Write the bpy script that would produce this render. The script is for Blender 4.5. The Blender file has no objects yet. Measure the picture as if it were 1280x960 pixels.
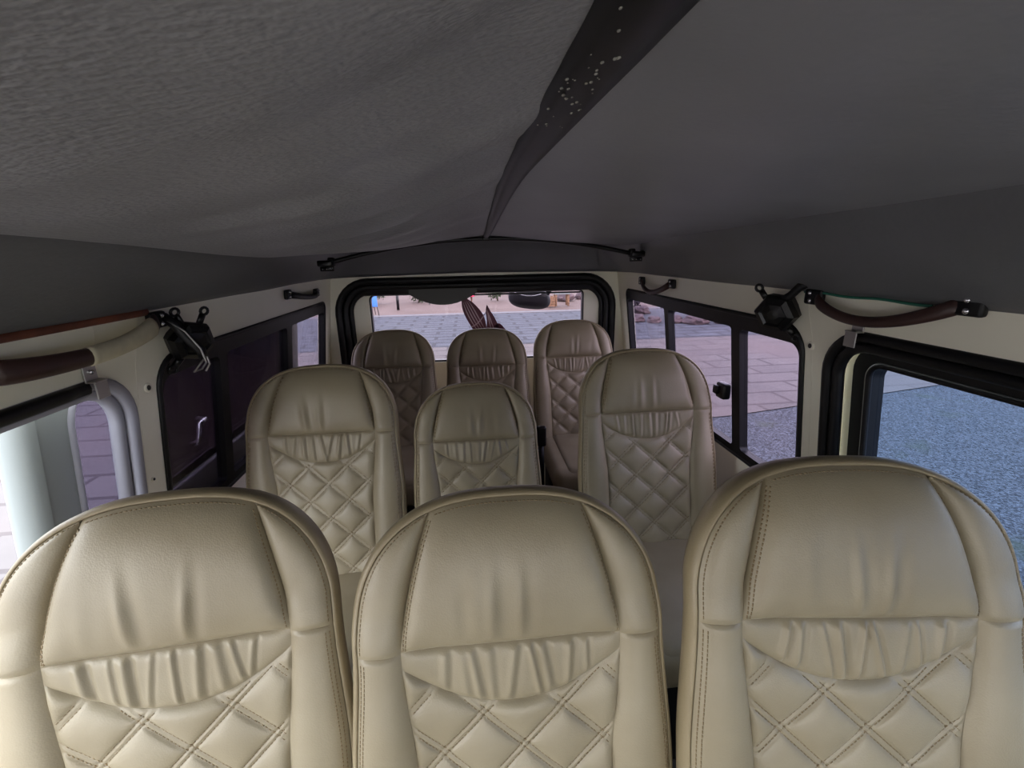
import bpy, bmesh, math, random
import numpy as np
from mathutils import Vector, Matrix, noise

S = bpy.context.scene
COL = S.collection
PI = math.pi

# ---------------------------------------------------------------- materials
def srgb(r, g, b):
    f = lambda c: (c/255)/12.92 if c/255 <= .04045 else ((c/255+.055)/1.055)**2.4
    return (f(r), f(g), f(b), 1)

class NT:
    def __init__(s, name):
        s.m = bpy.data.materials.new(name); s.m.use_nodes = True
        s.t = s.m.node_tree; s.t.nodes.clear()
        s.out = s.n('ShaderNodeOutputMaterial')
    def n(s, kind, **kw):
        nd = s.t.nodes.new(kind)
        for k, v in kw.items():
            if k.startswith('i_'): nd.inputs[k[2:].replace('_', ' ')].default_value = v
            else: setattr(nd, k, v)
        return nd
    def l(s, a, b): s.t.links.new(a, b)
    def coords(s, scale=(1, 1, 1)):
        tc = s.n('ShaderNodeTexCoord'); mp = s.n('ShaderNodeMapping')
        mp.inputs['Scale'].default_value = scale
        s.l(tc.outputs['Object'], mp.inputs['Vector']); return mp.outputs['Vector']

def mat(name, col, rough=.5, metal=0, var=0.0, vscale=8, bump=0, bscale=200, bdist=.001, spec=.5, col2=None,
        stretch=(1, 1, 1), bumpkind='noise', sheen=0, detail=3):
    m = NT(name); p = m.n('ShaderNodeBsdfPrincipled')
    p.inputs['Base Color'].default_value = col; p.inputs['Roughness'].default_value = rough
    p.inputs['Metallic'].default_value = metal; p.inputs['Specular IOR Level'].default_value = spec
    if sheen: p.inputs['Sheen Weight'].default_value = sheen
    m.l(p.outputs[0], m.out.inputs[0])
    v = m.coords(stretch)
    if var or col2:
        nz = m.n('ShaderNodeTexNoise'); nz.inputs['Scale'].default_value = vscale; nz.inputs['Detail'].default_value = 5
        m.l(v, nz.inputs['Vector'])
        rp = m.n('ShaderNodeValToRGB')
        c2 = col2 if col2 else tuple(c*(1-var) for c in col[:3])+(1,)
        rp.color_ramp.elements[0].position = .35; rp.color_ramp.elements[1].position = .65
        rp.color_ramp.elements[0].color = c2; rp.color_ramp.elements[1].color = col
        m.l(nz.outputs['Fac'], rp.inputs['Fac']); m.l(rp.outputs['Color'], p.inputs['Base Color'])
    if bump:
        if bumpkind == 'voronoi':
            b = m.n('ShaderNodeTexVoronoi'); b.inputs['Scale'].default_value = bscale; o = b.outputs['Distance']
        else:
            b = m.n('ShaderNodeTexNoise'); b.inputs['Scale'].default_value = bscale; b.inputs['Detail'].default_value = detail
            o = b.outputs['Fac']
        m.l(v, b.inputs['Vector'])
        bp = m.n('ShaderNodeBump'); bp.inputs['Strength'].default_value = bump; bp.inputs['Distance'].default_value = bdist
        m.l(o, bp.inputs['Height']); m.l(bp.outputs['Normal'], p.inputs['Normal'])
    return m.m

def glass_mat(name, tint, gloss=.55):
    m = NT(name)
    tr = m.n('ShaderNodeBsdfTransparent'); tr.inputs['Color'].default_value = tint
    gl = m.n('ShaderNodeBsdfGlossy'); gl.inputs['Roughness'].default_value = .03; gl.inputs['Color'].default_value = (gloss, gloss, gloss, 1)
    lw = m.n('ShaderNodeLayerWeight'); lw.inputs['Blend'].default_value = .5
    pw = m.n('ShaderNodeMath', operation='POWER'); pw.inputs[1].default_value = 4; m.l(lw.outputs['Facing'], pw.inputs[0])
    fr = m.n('ShaderNodeMath', operation='MULTIPLY_ADD'); fr.inputs[1].default_value = .6; fr.inputs[2].default_value = .035; m.l(pw.outputs[0], fr.inputs[0])
    mx = m.n('ShaderNodeMixShader')
    m.l(fr.outputs[0], mx.inputs[0]); m.l(tr.outputs[0], mx.inputs[1]); m.l(gl.outputs[0], mx.inputs[2]); m.l(mx.outputs[0], m.out.inputs[0])
    return m.m

def ground_mat(name, c1, c2, scale, brick=None, mortar=None, bump=.4, bd=.02, mottling=None, kind='noise', patch=None):
    """paving or gravel: world-sized pattern in the ground object's own coordinates"""
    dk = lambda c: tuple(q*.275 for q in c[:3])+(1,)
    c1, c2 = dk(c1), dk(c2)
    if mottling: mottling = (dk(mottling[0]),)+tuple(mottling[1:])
    m = NT(name); p = m.n('ShaderNodeBsdfPrincipled'); p.inputs['Roughness'].default_value = .85
    m.l(p.outputs[0], m.out.inputs[0]); v = m.coords()
    if kind == 'voronoi':
        a = m.n('ShaderNodeTexVoronoi'); a.inputs['Scale'].default_value = scale; m.l(v, a.inputs['Vector'])
        sp = m.n('ShaderNodeSeparateColor'); m.l(a.outputs['Color'], sp.inputs[0]); fac = sp.outputs[0]; h = a.outputs['Distance']
    else:
        a = m.n('ShaderNodeTexNoise'); a.inputs['Scale'].default_value = scale; a.inputs['Detail'].default_value = 8; m.l(v, a.inputs['Vector'])
        fac = a.outputs['Fac']; h = fac
    rp = m.n('ShaderNodeValToRGB'); rp.color_ramp.elements[0].color = c1; rp.color_ramp.elements[1].color = c2
    rp.color_ramp.elements[0].position, rp.color_ramp.elements[1].position = (.1, .95) if kind == 'voronoi' else (.32, .68)
    m.l(fac, rp.inputs['Fac']); c = rp.outputs['Color']
    if brick:
        b = m.n('ShaderNodeTexBrick'); b.inputs['Scale'].default_value = 1; b.inputs['Brick Width'].default_value = brick[0]
        b.inputs['Row Height'].default_value = brick[1]; b.inputs['Mortar Size'].default_value = brick[2]; m.l(v, b.inputs['Vector'])
        b.inputs['Color1'].default_value = (1, 1, 1, 1); b.inputs['Color2'].default_value = (.78, .78, .8, 1); b.inputs['Mortar'].default_value = mortar
        mx = m.n('ShaderNodeMix', data_type='RGBA', blend_type='MULTIPLY'); mx.inputs['Factor'].default_value = 1
        m.l(c, mx.inputs['A']); m.l(b.outputs['Color'], mx.inputs['B']); c = mx.outputs['Result']
    if mottling:
        n2 = m.n('ShaderNodeTexNoise'); n2.inputs['Scale'].default_value = mottling[1]; n2.inputs['Detail'].default_value = 4; m.l(v, n2.inputs['Vector'])
        r2 = m.n('ShaderNodeValToRGB'); r2.color_ramp.elements[0].position = mottling[2]; r2.color_ramp.elements[1].position = mottling[3]
        m.l(n2.outputs['Fac'], r2.inputs['Fac'])
        mx = m.n('ShaderNodeMix', data_type='RGBA'); m.l(r2.outputs['Color'], mx.inputs['Factor']); m.l(c, mx.inputs['A']); mx.inputs['B'].default_value = mottling[0]
        c = mx.outputs['Result']
    m.l(c, p.inputs['Base Color'])
    bp = m.n('ShaderNodeBump'); bp.inputs['Strength'].default_value = bump; bp.inputs['Distance'].default_value = bd
    m.l(h, bp.inputs['Height']); m.l(bp.outputs[0], p.inputs['Normal'])
    return m.m

def leather_mat(name, col, col2, rough=.46, bump=.16):
    m = NT(name); p = m.n('ShaderNodeBsdfPrincipled')
    p.inputs['Roughness'].default_value = rough; p.inputs['Specular IOR Level'].default_value = .55
    p.inputs['Metallic'].default_value = .05
    m.l(p.outputs[0], m.out.inputs[0]); v = m.coords()
    nz = m.n('ShaderNodeTexNoise'); nz.inputs['Scale'].default_value = 7; nz.inputs['Detail'].default_value = 6; m.l(v, nz.inputs['Vector'])
    rp = m.n('ShaderNodeValToRGB'); rp.color_ramp.elements[0].position = .3; rp.color_ramp.elements[1].position = .7
    rp.color_ramp.elements[0].color = col2; rp.color_ramp.elements[1].color = col
    m.l(nz.outputs['Fac'], rp.inputs[0]); m.l(rp.outputs[0], p.inputs['Base Color'])
    vo = m.n('ShaderNodeTexVoronoi'); vo.inputs['Scale'].default_value = 420; m.l(v, vo.inputs['Vector'])
    n2 = m.n('ShaderNodeTexNoise'); n2.inputs['Scale'].default_value = 60; n2.inputs['Detail'].default_value = 4; m.l(v, n2.inputs['Vector'])
    ad = m.n('ShaderNodeMath', operation='ADD'); m.l(vo.outputs['Distance'], ad.inputs[0]); m.l(n2.outputs['Fac'], ad.inputs[1])
    bp = m.n('ShaderNodeBump'); bp.inputs['Strength'].default_value = bump; bp.inputs['Distance'].default_value = .0012
    m.l(ad.outputs[0], bp.inputs['Height']); m.l(bp.outputs[0], p.inputs['Normal'])
    return m.m

M = {}
M['leather'] = leather_mat('champagne_leather', srgb(151, 140, 116), srgb(138, 126, 101))
M['thread'] = mat('tan_thread', srgb(128, 110, 80), .7)
M['back_shell'] = leather_mat('back_leather', srgb(148, 134, 105), srgb(134, 120, 92))
M['cream'] = mat('cream_painted_metal', srgb(244, 240, 222), .42, var=.05, vscale=3, bump=.05, bscale=40)
M['white_paint'] = mat('white_car_paint', srgb(138, 144, 142), .35)
M['black'] = mat('black_rubber', srgb(13, 13, 16), .45, bump=.1, bscale=90, spec=.35)
M['black_gloss'] = mat('black_plastic', srgb(12, 12, 14), .3, spec=.4)
M['grey_seal'] = mat('grey_rubber', srgb(150, 150, 160), .5)
M['lining'] = mat('grey_leatherette', srgb(140, 140, 145), .42, var=.18, vscale=5, bump=.55, bscale=230, bdist=.0035, stretch=(.6, 1, 1), detail=1.5)
M['lining_smooth'] = mat('grey_lining', srgb(132, 132, 138), .42, var=.15, vscale=4, bump=.25, bscale=110, bdist=.002, detail=2)
M['roll'] = mat('charcoal_padded_lining', srgb(104, 105, 110), .45, var=.15, vscale=4, bump=.25, bscale=110, bdist=.002, detail=2)
M['strip'] = mat('worn_black_strip', srgb(15, 15, 17), .4, spec=.4, col2=srgb(24, 24, 26), vscale=14, bump=.1, bscale=60)
M['brown'] = mat('brown_leather', srgb(64, 42, 38), .4, var=.3, vscale=25, bump=.2, bscale=150)
M['wrap'] = mat('cream_tape', srgb(205, 196, 168), .6, var=.15, vscale=30, bump=.4, bscale=80)
M['rust'] = mat('reddish_wood', srgb(128, 70, 48), .6, var=.5, vscale=20)
M['chrome'] = mat('chrome', srgb(215, 215, 220), .22, metal=1)
M['steel'] = mat('dull_steel', srgb(170, 168, 165), .4, metal=.8)
M['carpet'] = mat('dark_carpet', srgb(66, 62, 60), .95, var=.3, vscale=40, bump=.5, bscale=300)
M['glass_rear'] = glass_mat('purple_tinted_glass', (.62, .57, .64, 1))
M['glass_tail'] = glass_mat('tail_tinted_glass', (.68, .64, .68, 1))
M['glass_near'] = glass_mat('blue_tinted_glass', (.50, .555, .65, 1))
M['glass_dark'] = glass_mat('dark_tinted_glass', (.15, .13, .15, 1))
M['glass_door'] = glass_mat('lavender_tinted_glass', (.44, .41, .49, 1))
M['wire'] = mat('teal_wire', srgb(40, 110, 90), .5)

# ---------------------------------------------------------------- object helpers
def tag(o, label=None, cat=None, group=None, kind=None):
    if label: o['label'] = label
    if cat: o['category'] = cat
    if group: o['group'] = group
    if kind: o['kind'] = kind
    return o

def empty(name, loc, label=None, cat=None, group=None, kind=None):
    o = bpy.data.objects.new(name, None); COL.objects.link(o); o.location = loc
    o.empty_display_size = .05
    return tag(o, label, cat, group, kind)

def mk(name, verts, faces, m, parent=None, smooth=True, origin=None, world=True):
    """verts in world coordinates; a child is made relative to its parent's location"""
    off = Vector((0, 0, 0))
    p = parent
    while p is not None: off += p.location; p = p.parent
    loc = Vector(origin) - off if origin is not None else Vector((0, 0, 0))
    base = off + loc if world else Vector((0, 0, 0))
    a = np.asarray(verts, dtype=float).reshape(-1, 3) - np.array(base)
    me = bpy.data.meshes.new(name)
    me.from_pydata(a.tolist(), [], faces); me.update()
    if smooth:
        me.polygons.foreach_set('use_smooth', [True]*len(me.polygons))
    me.materials.append(m)
    o = bpy.data.objects.new(name, me); COL.objects.link(o)
    o.location = loc
    if parent: o.parent = parent
    return o

def from_bm(name, bm, m, parent=None, smooth=True, origin=None, recalc=True):
    if recalc: bmesh.ops.recalc_face_normals(bm, faces=bm.faces[:])
    bm.verts.index_update()
    v = [tuple(x.co) for x in bm.verts]; f = [[w.index for w in x.verts] for x in bm.faces]
    bm.free()
    return mk(name, v, f, m, parent, smooth, origin)

def box_bm(bm, c, size, bevel=.0, segs=2, rot=None):
    b2 = bmesh.new(); bmesh.ops.create_cube(b2, size=1)
    for v in b2.verts: v.co = Vector((v.co.x*size[0], v.co.y*size[1], v.co.z*size[2]))
    if bevel: bmesh.ops.bevel(b2, geom=b2.edges[:], offset=bevel, segments=segs, affect='EDGES', profile=.5)
    R = rot if rot else Matrix.Identity(3)
    mp = {}
    for v in b2.verts: mp[v] = bm.verts.new(Vector(c) + R @ v.co)
    for f in b2.faces: bm.faces.new([mp[v] for v in f.verts])
    b2.free(); return bm

def tube_vf(path, r, n=10, closed=False, cap=True, ry=None, up=None):
    """swept tube; r number or list; ry gives an elliptical second radius, up fixes its direction"""
    P = [Vector(p) for p in path]; N = len(P); V = []; F = []
    prev = None
    for i, p in enumerate(P):
        if closed: t = (P[(i+1) % N]-P[i-1]).normalized()
        else: t = (P[min(i+1, N-1)]-P[max(i-1, 0)]).normalized()
        if up is not None: a = Vector(up)
        else:
            a = prev if prev is not None else (Vector((0, 0, 1)) if abs(t.z) < .9 else Vector((1, 0, 0)))
        a = (a - t*a.dot(t)).normalized(); prev = a; b = t.cross(a)
        ra = r[i] if isinstance(r, (list, tuple)) else r
        rb = ra if ry is None else (ry[i] if isinstance(ry, (list, tuple)) else ry)
        for k in range(n):
            an = 2*PI*k/n; V.append(p + a*(ra*math.cos(an)) + b*(rb*math.sin(an)))
    M_ = N if closed else N-1
    for i in range(M_):
        for k in range(n):
            j = (i+1) % N
            F.append([i*n+k, i*n+(k+1) % n, j*n+(k+1) % n, j*n+k])
    if cap and not closed:
        F.append(list(range(n))[::-1]); F.append([(N-1)*n+k for k in range(n)])
    return [tuple(v) for v in V], F

def join(*vfs):
    V = []; F = []
    for v, f in vfs:
        o = len(V); V += list(v); F += [[i+o for i in x] for x in f]
    return V, F

def rrect(u0, v0, u1, v1, r, n=8):
    """rounded rectangle, counter-clockwise; r one number or four (u0v0, u1v0, u1v1, u0v1)"""
    if not isinstance(r, (list, tuple)): r = (r,)*4
    out = []
    cs = [(u0+r[0], v0+r[0], PI, r[0]), (u1-r[1], v0+r[1], 1.5*PI, r[1]), (u1-r[2], v1-r[2], 0, r[2]), (u0+r[3], v1-r[3], .5*PI, r[3])]
    for cu, cv, a0, rr in cs:
        for k in range(n+1):
            a = a0 + .5*PI*k/n; out.append((cu+rr*math.cos(a), cv+rr*math.sin(a)))
    return out

def plate(outer, holes, thick, mapf, bev=0.0):
    """flat sheet with holes (u, v), thickness along w from 0 to thick; mapf(u, v, w) -> world"""
    cu = bpy.data.curves.new('sheet', 'CURVE'); cu.dimensions = '2D'; cu.fill_mode = 'BOTH'; cu.extrude = thick/2
    for loop in [outer]+holes:
        sp = cu.splines.new('POLY'); sp.points.add(len(loop)-1); sp.use_cyclic_u = True
        for q, (a, b) in zip(sp.points, loop): q.co = (a, b, 0, 1)
    o = bpy.data.objects.new('sheet', cu); COL.objects.link(o)
    dg = bpy.context.evaluated_depsgraph_get(); dg.update()
    me = bpy.data.meshes.new_from_object(o.evaluated_get(dg))
    V = [mapf(v.co.x, v.co.y, v.co.z+thick/2) for v in me.vertices]
    F = [list(p.vertices) for p in me.polygons]
    bpy.data.objects.remove(o); bpy.data.curves.remove(cu); bpy.data.meshes.remove(me)
    return V, F

def sheet(name, outer, holes, thick, mapf, m, parent=None, origin=None):
    V, F = plate(outer, holes, thick, mapf)
    bm = bmesh.new(); vs = [bm.verts.new(v) for v in V]
    for f in F:
        try: bm.faces.new([vs[i] for i in f])
        except ValueError: pass
    bmesh.ops.remove_doubles(bm, verts=bm.verts[:], dist=1e-5)
    return from_bm(name, bm, m, parent, smooth=False, origin=origin)

KT = .13
def RW(off=0.0):     # right side wall plane leaning in towards the roof
    return lambda u, v, w: (.80 - KT*(v-1) + off + w, u, v)
def LW(off=0.0):
    return lambda u, v, w: (-(.80 - KT*(v-1) + off + w), u, v)
def RY(y):
    return lambda u, v, w: (u, y+w, v)
def path(loop, f, w=0): return [f(a, b, w) for a, b in loop]

# ---------------------------------------------------------------- camera
CAM = Vector((-.065, 0, 1.42))
def set_camera():
    F, VX, VY, roll = 560., 581., 318., math.radians(1.2)
    a, p = math.radians(5.444), math.radians(16.2476)
    f = Vector((math.sin(a)*math.cos(p), math.cos(a)*math.cos(p), -math.sin(p)))
    r = Vector((math.cos(a), -math.sin(a), 0)); u = r.cross(f)
    c, s = math.cos(roll), math.sin(roll)
    r2 = r*c - u*s; u2 = r*s + u*c
    cam = bpy.data.cameras.new('camera'); o = bpy.data.objects.new('camera', cam); COL.objects.link(o)
    cam.sensor_width = 36; cam.lens = 36*F/1280; cam.clip_start = .02; cam.clip_end = 500
    mw = Matrix(((r2.x, u2.x, -f.x, CAM.x), (r2.y, u2.y, -f.y, CAM.y), (r2.z, u2.z, -f.z, CAM.z), (0, 0, 0, 1)))
    o.matrix_world = mw; S.camera = o
set_camera()

# ---------------------------------------------------------------- seats
TILT = math.radians(14); WF, SF, EXP = .217, .202, 2.6
XQ0 = .158
def wf(s):
    s = np.asarray(s, float)
    up = WF*np.clip(1-np.clip(s/SF, 0, 1)**EXP, 0, 1)**(1/EXP)
    t = np.clip(-s/.20, 0, 1)
    return np.where(s > 0, up, WF + .010*t*t*(3-2*t))
def stop(x): return SF*np.clip(1-np.clip(np.abs(x)/WF, 0, 1)**EXP, 0, 1)**(1/EXP)
S_W = .187
def xh(s):
    t = np.clip(np.asarray(s, float)/S_W, 0, 1.1); return XQ0 - .044*t**1.5
# where wing edge and outline meet
for _ in range(60):
    S_W = S_W + (float(wf(S_W))-float(xh(S_W)))*.05
def xq(s):
    t = np.clip(-np.asarray(s, float)/.22, 0, 1); return XQ0 - .018*t*t*(3-2*t)
def sband(x): return -.024 - .064*np.clip(1-(np.abs(x)/XQ0)**2.2, 0, 1)
def sst(x): x = np.clip(x, 0, 1); return x*x*(3-2*x)
def base(x, s):
    ax = np.abs(x)
    lo = np.where(s > 0, 1-.7*sst(s/.06), 1.0)
    return .014*sst((ax-.10)/.09)*lo - .22*x*x - .03*np.clip(s/SF, 0, 1)**3 + .004*sst((s+.02)/.06)

def vnoise(x, s, f, seed):
    out = np.zeros_like(x); rs = np.random.RandomState(seed)
    for k in range(5):
        a = rs.rand()*2*PI; fr = f*(.6+1.1*rs.rand())
        out += np.sin(fr*(x*math.cos(a)+s*math.sin(a))+rs.rand()*6.28)
    return out/5

def patch_grid(xl, xr, sb, st, nu, nv, qpow=1.0):
    p, q = np.meshgrid(np.linspace(0, 1, nu), np.linspace(0, 1, nv)**qpow, indexing='ij')
    s = sb(0*p) + (st(0*p)-sb(0*p))*q; x = p*0
    for _ in range(25):
        x = xl(s)+(xr(s)-xl(s))*p; s = sb(x)+(st(x)-sb(x))*q
    F = [[i*nv+j, (i+1)*nv+j, (i+1)*nv+j+1, i*nv+j+1] for i in range(nu-1) for j in range(nv-1)]
    return x, s, F

def e1(d, lam): return 1-np.exp(-np.clip(d, 0, None)/lam)

SEAT_BOTTOM = -.50
def build_seat(cx, Y, z0, k, res, seed, label, group, fine, yaw=0):
    rs = np.random.RandomState(seed); rnd = random.Random(seed)
    root = empty('passenger_seat', (cx, Y, 0), label, 'seat', group)
    ct, sn = math.cos(TILT), math.sin(TILT)
    def W(x, s, n):
        x, s, n = np.asarray(x, float), np.asarray(s, float), np.asarray(n, float)
        x, s, n = x*k, s*k, n*k
        dy = s*sn-n*ct; cy, sy = math.cos(yaw), math.sin(yaw)
        return np.stack([cx+x*cy-dy*sy, Y+x*sy+dy*cy, z0+s*ct+n*sn], axis=-1).reshape(-1, 3)
    # ---- depth fields
    creases = [(rs.uniform(-.05, -.01), rs.uniform(-.12, .02), rs.uniform(.006, .010)), (rs.uniform(.0, .04), rs.uniform(-.02, .14), rs.uniform(.005, .009)),
               (rs.uniform(-.10, .10), rs.uniform(-.1, .1), .010)]
    amps = [rs.uniform(.0025, .0045), rs.uniform(.0025, .0045), rs.uniform(-.002, .002)]
    def d_head(x, s):
        d = .022*(.45+.55*e1(s, .022))*e1(s, .004)*e1(stop(x)-s, .022)*e1(xh(s)-x, .011)*e1(x+xh(s), .011)
        for (x0, sl, w), a in zip(creases, amps):
            env = np.exp(-((s-.055)/.045)**2)*sst(s/.02)
            g = x-x0-sl*(s-.03)
            d = d + a*env*(np.exp(-(g/w)**2) - .8*np.exp(-((g-1.9*w)/(1.2*w))**2))
        d = d - .006*sst((s-.01)/.05)*(np.exp(-(xh(s)-x)/.0045)+np.exp(-(x+xh(s))/.0045))
        return d + .0010*vnoise(x, s, 45, seed)*e1(s, .03)
    def d_wing(x, s):
        ax = np.abs(x); return .013*e1(ax-xh(s), .012)*e1(wf(s)-ax, .010)*(.5+.5*e1(s+.002, .0020)) - .006*sst((s-.01)/.05)*np.exp(-(ax-xh(s))/.0045)*e1(wf(s)-ax, .006) + .0006*vnoise(x, s, 60, seed+3)*e1(s, .02)
    def d_bol(x, s):
        ax = np.abs(x); return (.013+.004*sst(-s/.12))*e1(ax-xq(s), .012)*e1(wf(s)-ax, .010)*(.5+.5*e1(-.002-s, .0020)) + .0010*vnoise(x, s, 40, seed+5)*e1(-s, .03)
    wr = [(c+rs.uniform(-.008, .008), rs.uniform(.0035, .0065), rs.uniform(.35, 1.0), rs.uniform(-.25, .25)) for c in np.linspace(-.105, .105, 9)]
    def d_band(x, s):
        d = .009*e1(-s, .006)*e1(s-sband(x), .008)*e1(XQ0-np.abs(x), .012)
        for c, w, a, sl in wr:
            g = x-c-sl*(s+.04)
            f = sst(-s/.012)*sst((s-sband(x)+.004)/.018)
            d = d + .0050*a*f*(np.exp(-(g/w)**2) - .9*np.exp(-((g-1.6*w)/(.8*w))**2))
        return d
    DX, DS = .116, .108; gx = 1/math.hypot(1/DX, 1/DS)
    ox, os_ = -.046/1.0, -.100
    def quilt_d(x, s):
        a = (x-ox)/DX + (s-os_)/DS; b = (x-ox)/DX - (s-os_)/DS
        return np.abs(a-np.round(a))*gx, np.abs(b-np.round(b))*gx
    def d_quilt(x, s):
        da, db = quilt_d(x, s); out = .002
        pf = .0085*e1(da-.0035, .011)*e1(db-.0035, .011)
        gr = 0
        for d in (da, db): gr = gr - .0022*np.exp(-((d-.0042)/.0016)**2) + .0006*np.exp(-(d/.002)**2)
        edge = e1(sband(x)-s, .006)*e1(xq(s)-np.abs(x), .006)
        return (.004+pf+gr)*edge + .0006*vnoise(x, s, 70, seed+9)*edge
    one = lambda v: (lambda q: v+0*q)
    cfg = [
        ('headrest_cushion', lambda s: -xh(s), xh, one(0.), stop, d_head, .31, .21, 1),
        ('headrest_wing', xh, wf, one(-.002), lambda x: one(S_W)(x), d_wing, .07, .20, .8),
        ('headrest_wing', lambda s: -wf(s), lambda s: -xh(s), one(-.002), lambda x: one(S_W)(x), d_wing, .07, .20, .8),
        ('side_bolster', xq, wf, one(SEAT_BOTTOM), one(-.002), d_bol, .08, .5, 1),
        ('side_bolster', lambda s: -wf(s), lambda s: -xq(s), one(SEAT_BOTTOM), one(-.002), d_bol, .08, .5, 1),
        ('gathered_band', lambda s: -XQ0+0*s, lambda s: XQ0+0*s, sband, one(0.), d_band, .31, .09, 1),
        ('quilted_panel', lambda s: -xq(s), xq, one(SEAT_BOTTOM), sband, d_quilt, .30, .42, 1),
    ]
    parts = []
    for nm, xl, xr, sb, st, df, wx, hs, qp in cfg:
        rr = res*(.8 if nm in ('quilted_panel', 'gathered_band') else (1.3 if nm == 'side_bolster' else 1))
        nu, nv = max(8, int(wx*k/rr)), max(8, int(hs*k/rr))
        x, s, F = patch_grid(xl, xr, sb, st, nu, nv, qp)
        n = base(x, s) + df(x, s)
        parts.append([nm, df, W(x, s, n), F])
    # ---- shell: rolled edge and back
    L = []
    for s in np.linspace(SEAT_BOTTOM, -.004, 40): L.append((float(wf(s)), s))
    for a in np.linspace(0, PI, 90):
        c_, s_ = math.cos(a), math.sin(a)
        L.append((math.copysign(WF*abs(c_)**(2/EXP), c_), SF*abs(s_)**(2/EXP)))
    for s in np.linspace(-.004, SEAT_BOTTOM, 40): L.append((-float(wf(s)), s))
    L = np.array(L); T = np.gradient(L, axis=0); T /= np.linalg.norm(T, axis=1)[:, None]+1e-9
    NO = np.stack([T[:, 1], -T[:, 0]], axis=1)
    n0 = base(L[:, 0], L[:, 1])
    rings = [(0, -.004), (.001, .001), (.0035, .0015), (.007, -.002), (.010, -.010), (.0105, -.022), (.005, -.044), (-.005, -.062), (-.018, -.076), (-.04, -.088), (-.08, -.098)]
    V = []
    for o, dn in rings:
        q = L + NO*o; V.append(W(q[:, 0], q[:, 1], n0*(1 if dn > -.05 else .4) + dn))
    q = np.stack([np.zeros(len(L)), np.minimum(L[:, 1], .10)], 1); V.append(W(q[:, 0], q[:, 1], np.full(len(L), -.1)))
    nl = len(L); F = []
    for i in range(len(V)-1):
        for j in range(nl-1): F.append([i*nl+j, i*nl+j+1, (i+1)*nl+j+1, (i+1)*nl+j])
    mk('backrest_shell', np.concatenate(V), F, M['back_shell'], root)
    # ---- stitching
    def stitch(polyline, df, step, ln, wd, lift=.0003):
        pl = np.array(polyline); seg = np.linalg.norm(np.diff(pl, axis=0), axis=1); cum = np.concatenate([[0], np.cumsum(seg)])
        m_ = int(cum[-1]/step)
        if m_ < 1: return
        ts = (np.arange(m_)+.5)*step
        for t in ts:
            a = np.array([np.interp(t-ln/2, cum, pl[:, 0]), np.interp(t-ln/2, cum, pl[:, 1])]); b = np.array([np.interp(t+ln/2, cum, pl[:, 0]), np.interp(t+ln/2, cum, pl[:, 1])])
            d = b-a; d /= np.linalg.norm(d)+1e-9; nn = np.array([-d[1], d[0]])*wd/2
            c = np.array([a-nn, b-nn, b+nn, a+nn])
            nd = base(c[:, 0], c[:, 1]) + df(c[:, 0], c[:, 1]); top = np.full(4, nd.mean()+lift)
            side = None if df not in (d_wing, d_bol) else (pl[0, 0] > 0)
            SV.setdefault((df, side), []).extend([W(c[:, 0], c[:, 1], top+.0006), W(c[:, 0], c[:, 1], nd-.001)])
    SV = {}
    stp, ln, wd = (.0062, .0042, .0012) if fine == 2 else (.012, .0090, .0016)
    ss = np.linspace(.004, S_W*.97, 60)
    for sg in (1, -1):
        for off in ((.004, .0075) if sg < 0 else (.004,)):
            stitch([(sg*(xh(s)-off), s) for s in ss], d_head, stp, ln, wd)
        sw = np.linspace(.004, S_W*.985, 60); sl = np.linspace(SEAT_BOTTOM+.02, -.004, 60)
        stitch([(sg*(wf(s)-.0045), s) for s in sw], d_wing, stp, ln, wd)
        for off in (.0045, .0095): stitch([(sg*(wf(s)-off), s) for s in sl], d_bol, stp, ln, wd)
    stitch([(x, stop(x)-.005) for x in np.linspace(-.105, .105, 40)], d_head, stp, ln, wd)
    if fine >= 1:
        for fam in (1, -1):
            for i in range(-9, 10):
                for off in (-.0042, .0042):
                    pts = []
                    for s in np.linspace(SEAT_BOTTOM+.01, -.02, 160):
                        x = ox + DX*(i + off/gx - fam*(s-os_)/DS)
                        if abs(x) < float(xq(s))-.003 and s < float(sband(x))-.003: pts.append((x, s))
                    if len(pts) > 3: stitch(pts, d_quilt, stp, ln, wd)
    for i_, (nm, df, V, F) in enumerate(parts):
        side = None if df not in (d_wing, d_bol) else i_ in (1, 3)
        sv = SV.get((df, side), []); nb = len(V); F = list(F); nf = len(F)
        for i in range(len(sv)//2):
            q = nb+i*8; F.append([q, q+1, q+2, q+3])
            for j in range(4): F.append([q+j, q+4+j, q+4+(j+1) % 4, q+(j+1) % 4])
        ob = mk(nm, np.concatenate([V]+sv) if sv else V, F, M['leather'], root)
        ob.data.materials.append(M['thread'])
        mi = np.zeros(len(F), int); mi[nf:] = 1; ob.data.polygons.foreach_set('material_index', mi)
    # ---- cushion and base
    zc = z0 + (SEAT_BOTTOM+.055)*k*ct; yb = Y + SEAT_BOTTOM*k*sn
    bm = bmesh.new(); box_bm(bm, (cx, yb-.185*k, zc-.06), (.415*k, .46*k, .13), .042, 5)
    for v in bm.verts:
        if v.co.z > zc-.04: v.co.z += -.012 + .014*min(1, (abs(v.co.x-cx)/(.2*k))**3)
    cu = from_bm('seat_cushion', bm, M['leather'], root)
    b2 = bmesh.new(); box_bm(b2, (cx, yb-.185*k, zc-.052), (.30*k, .44*k, .125), .03, 4)
    from_bm('cushion_panel', b2, M['leather'], cu)
    b3 = bmesh.new(); box_bm(b3, (cx, yb-.16*k, (zc-.12)/2), (.36*k, .36*k, zc-.12), .012, 2)
    from_bm('seat_base', b3, M['black'], root)
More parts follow.
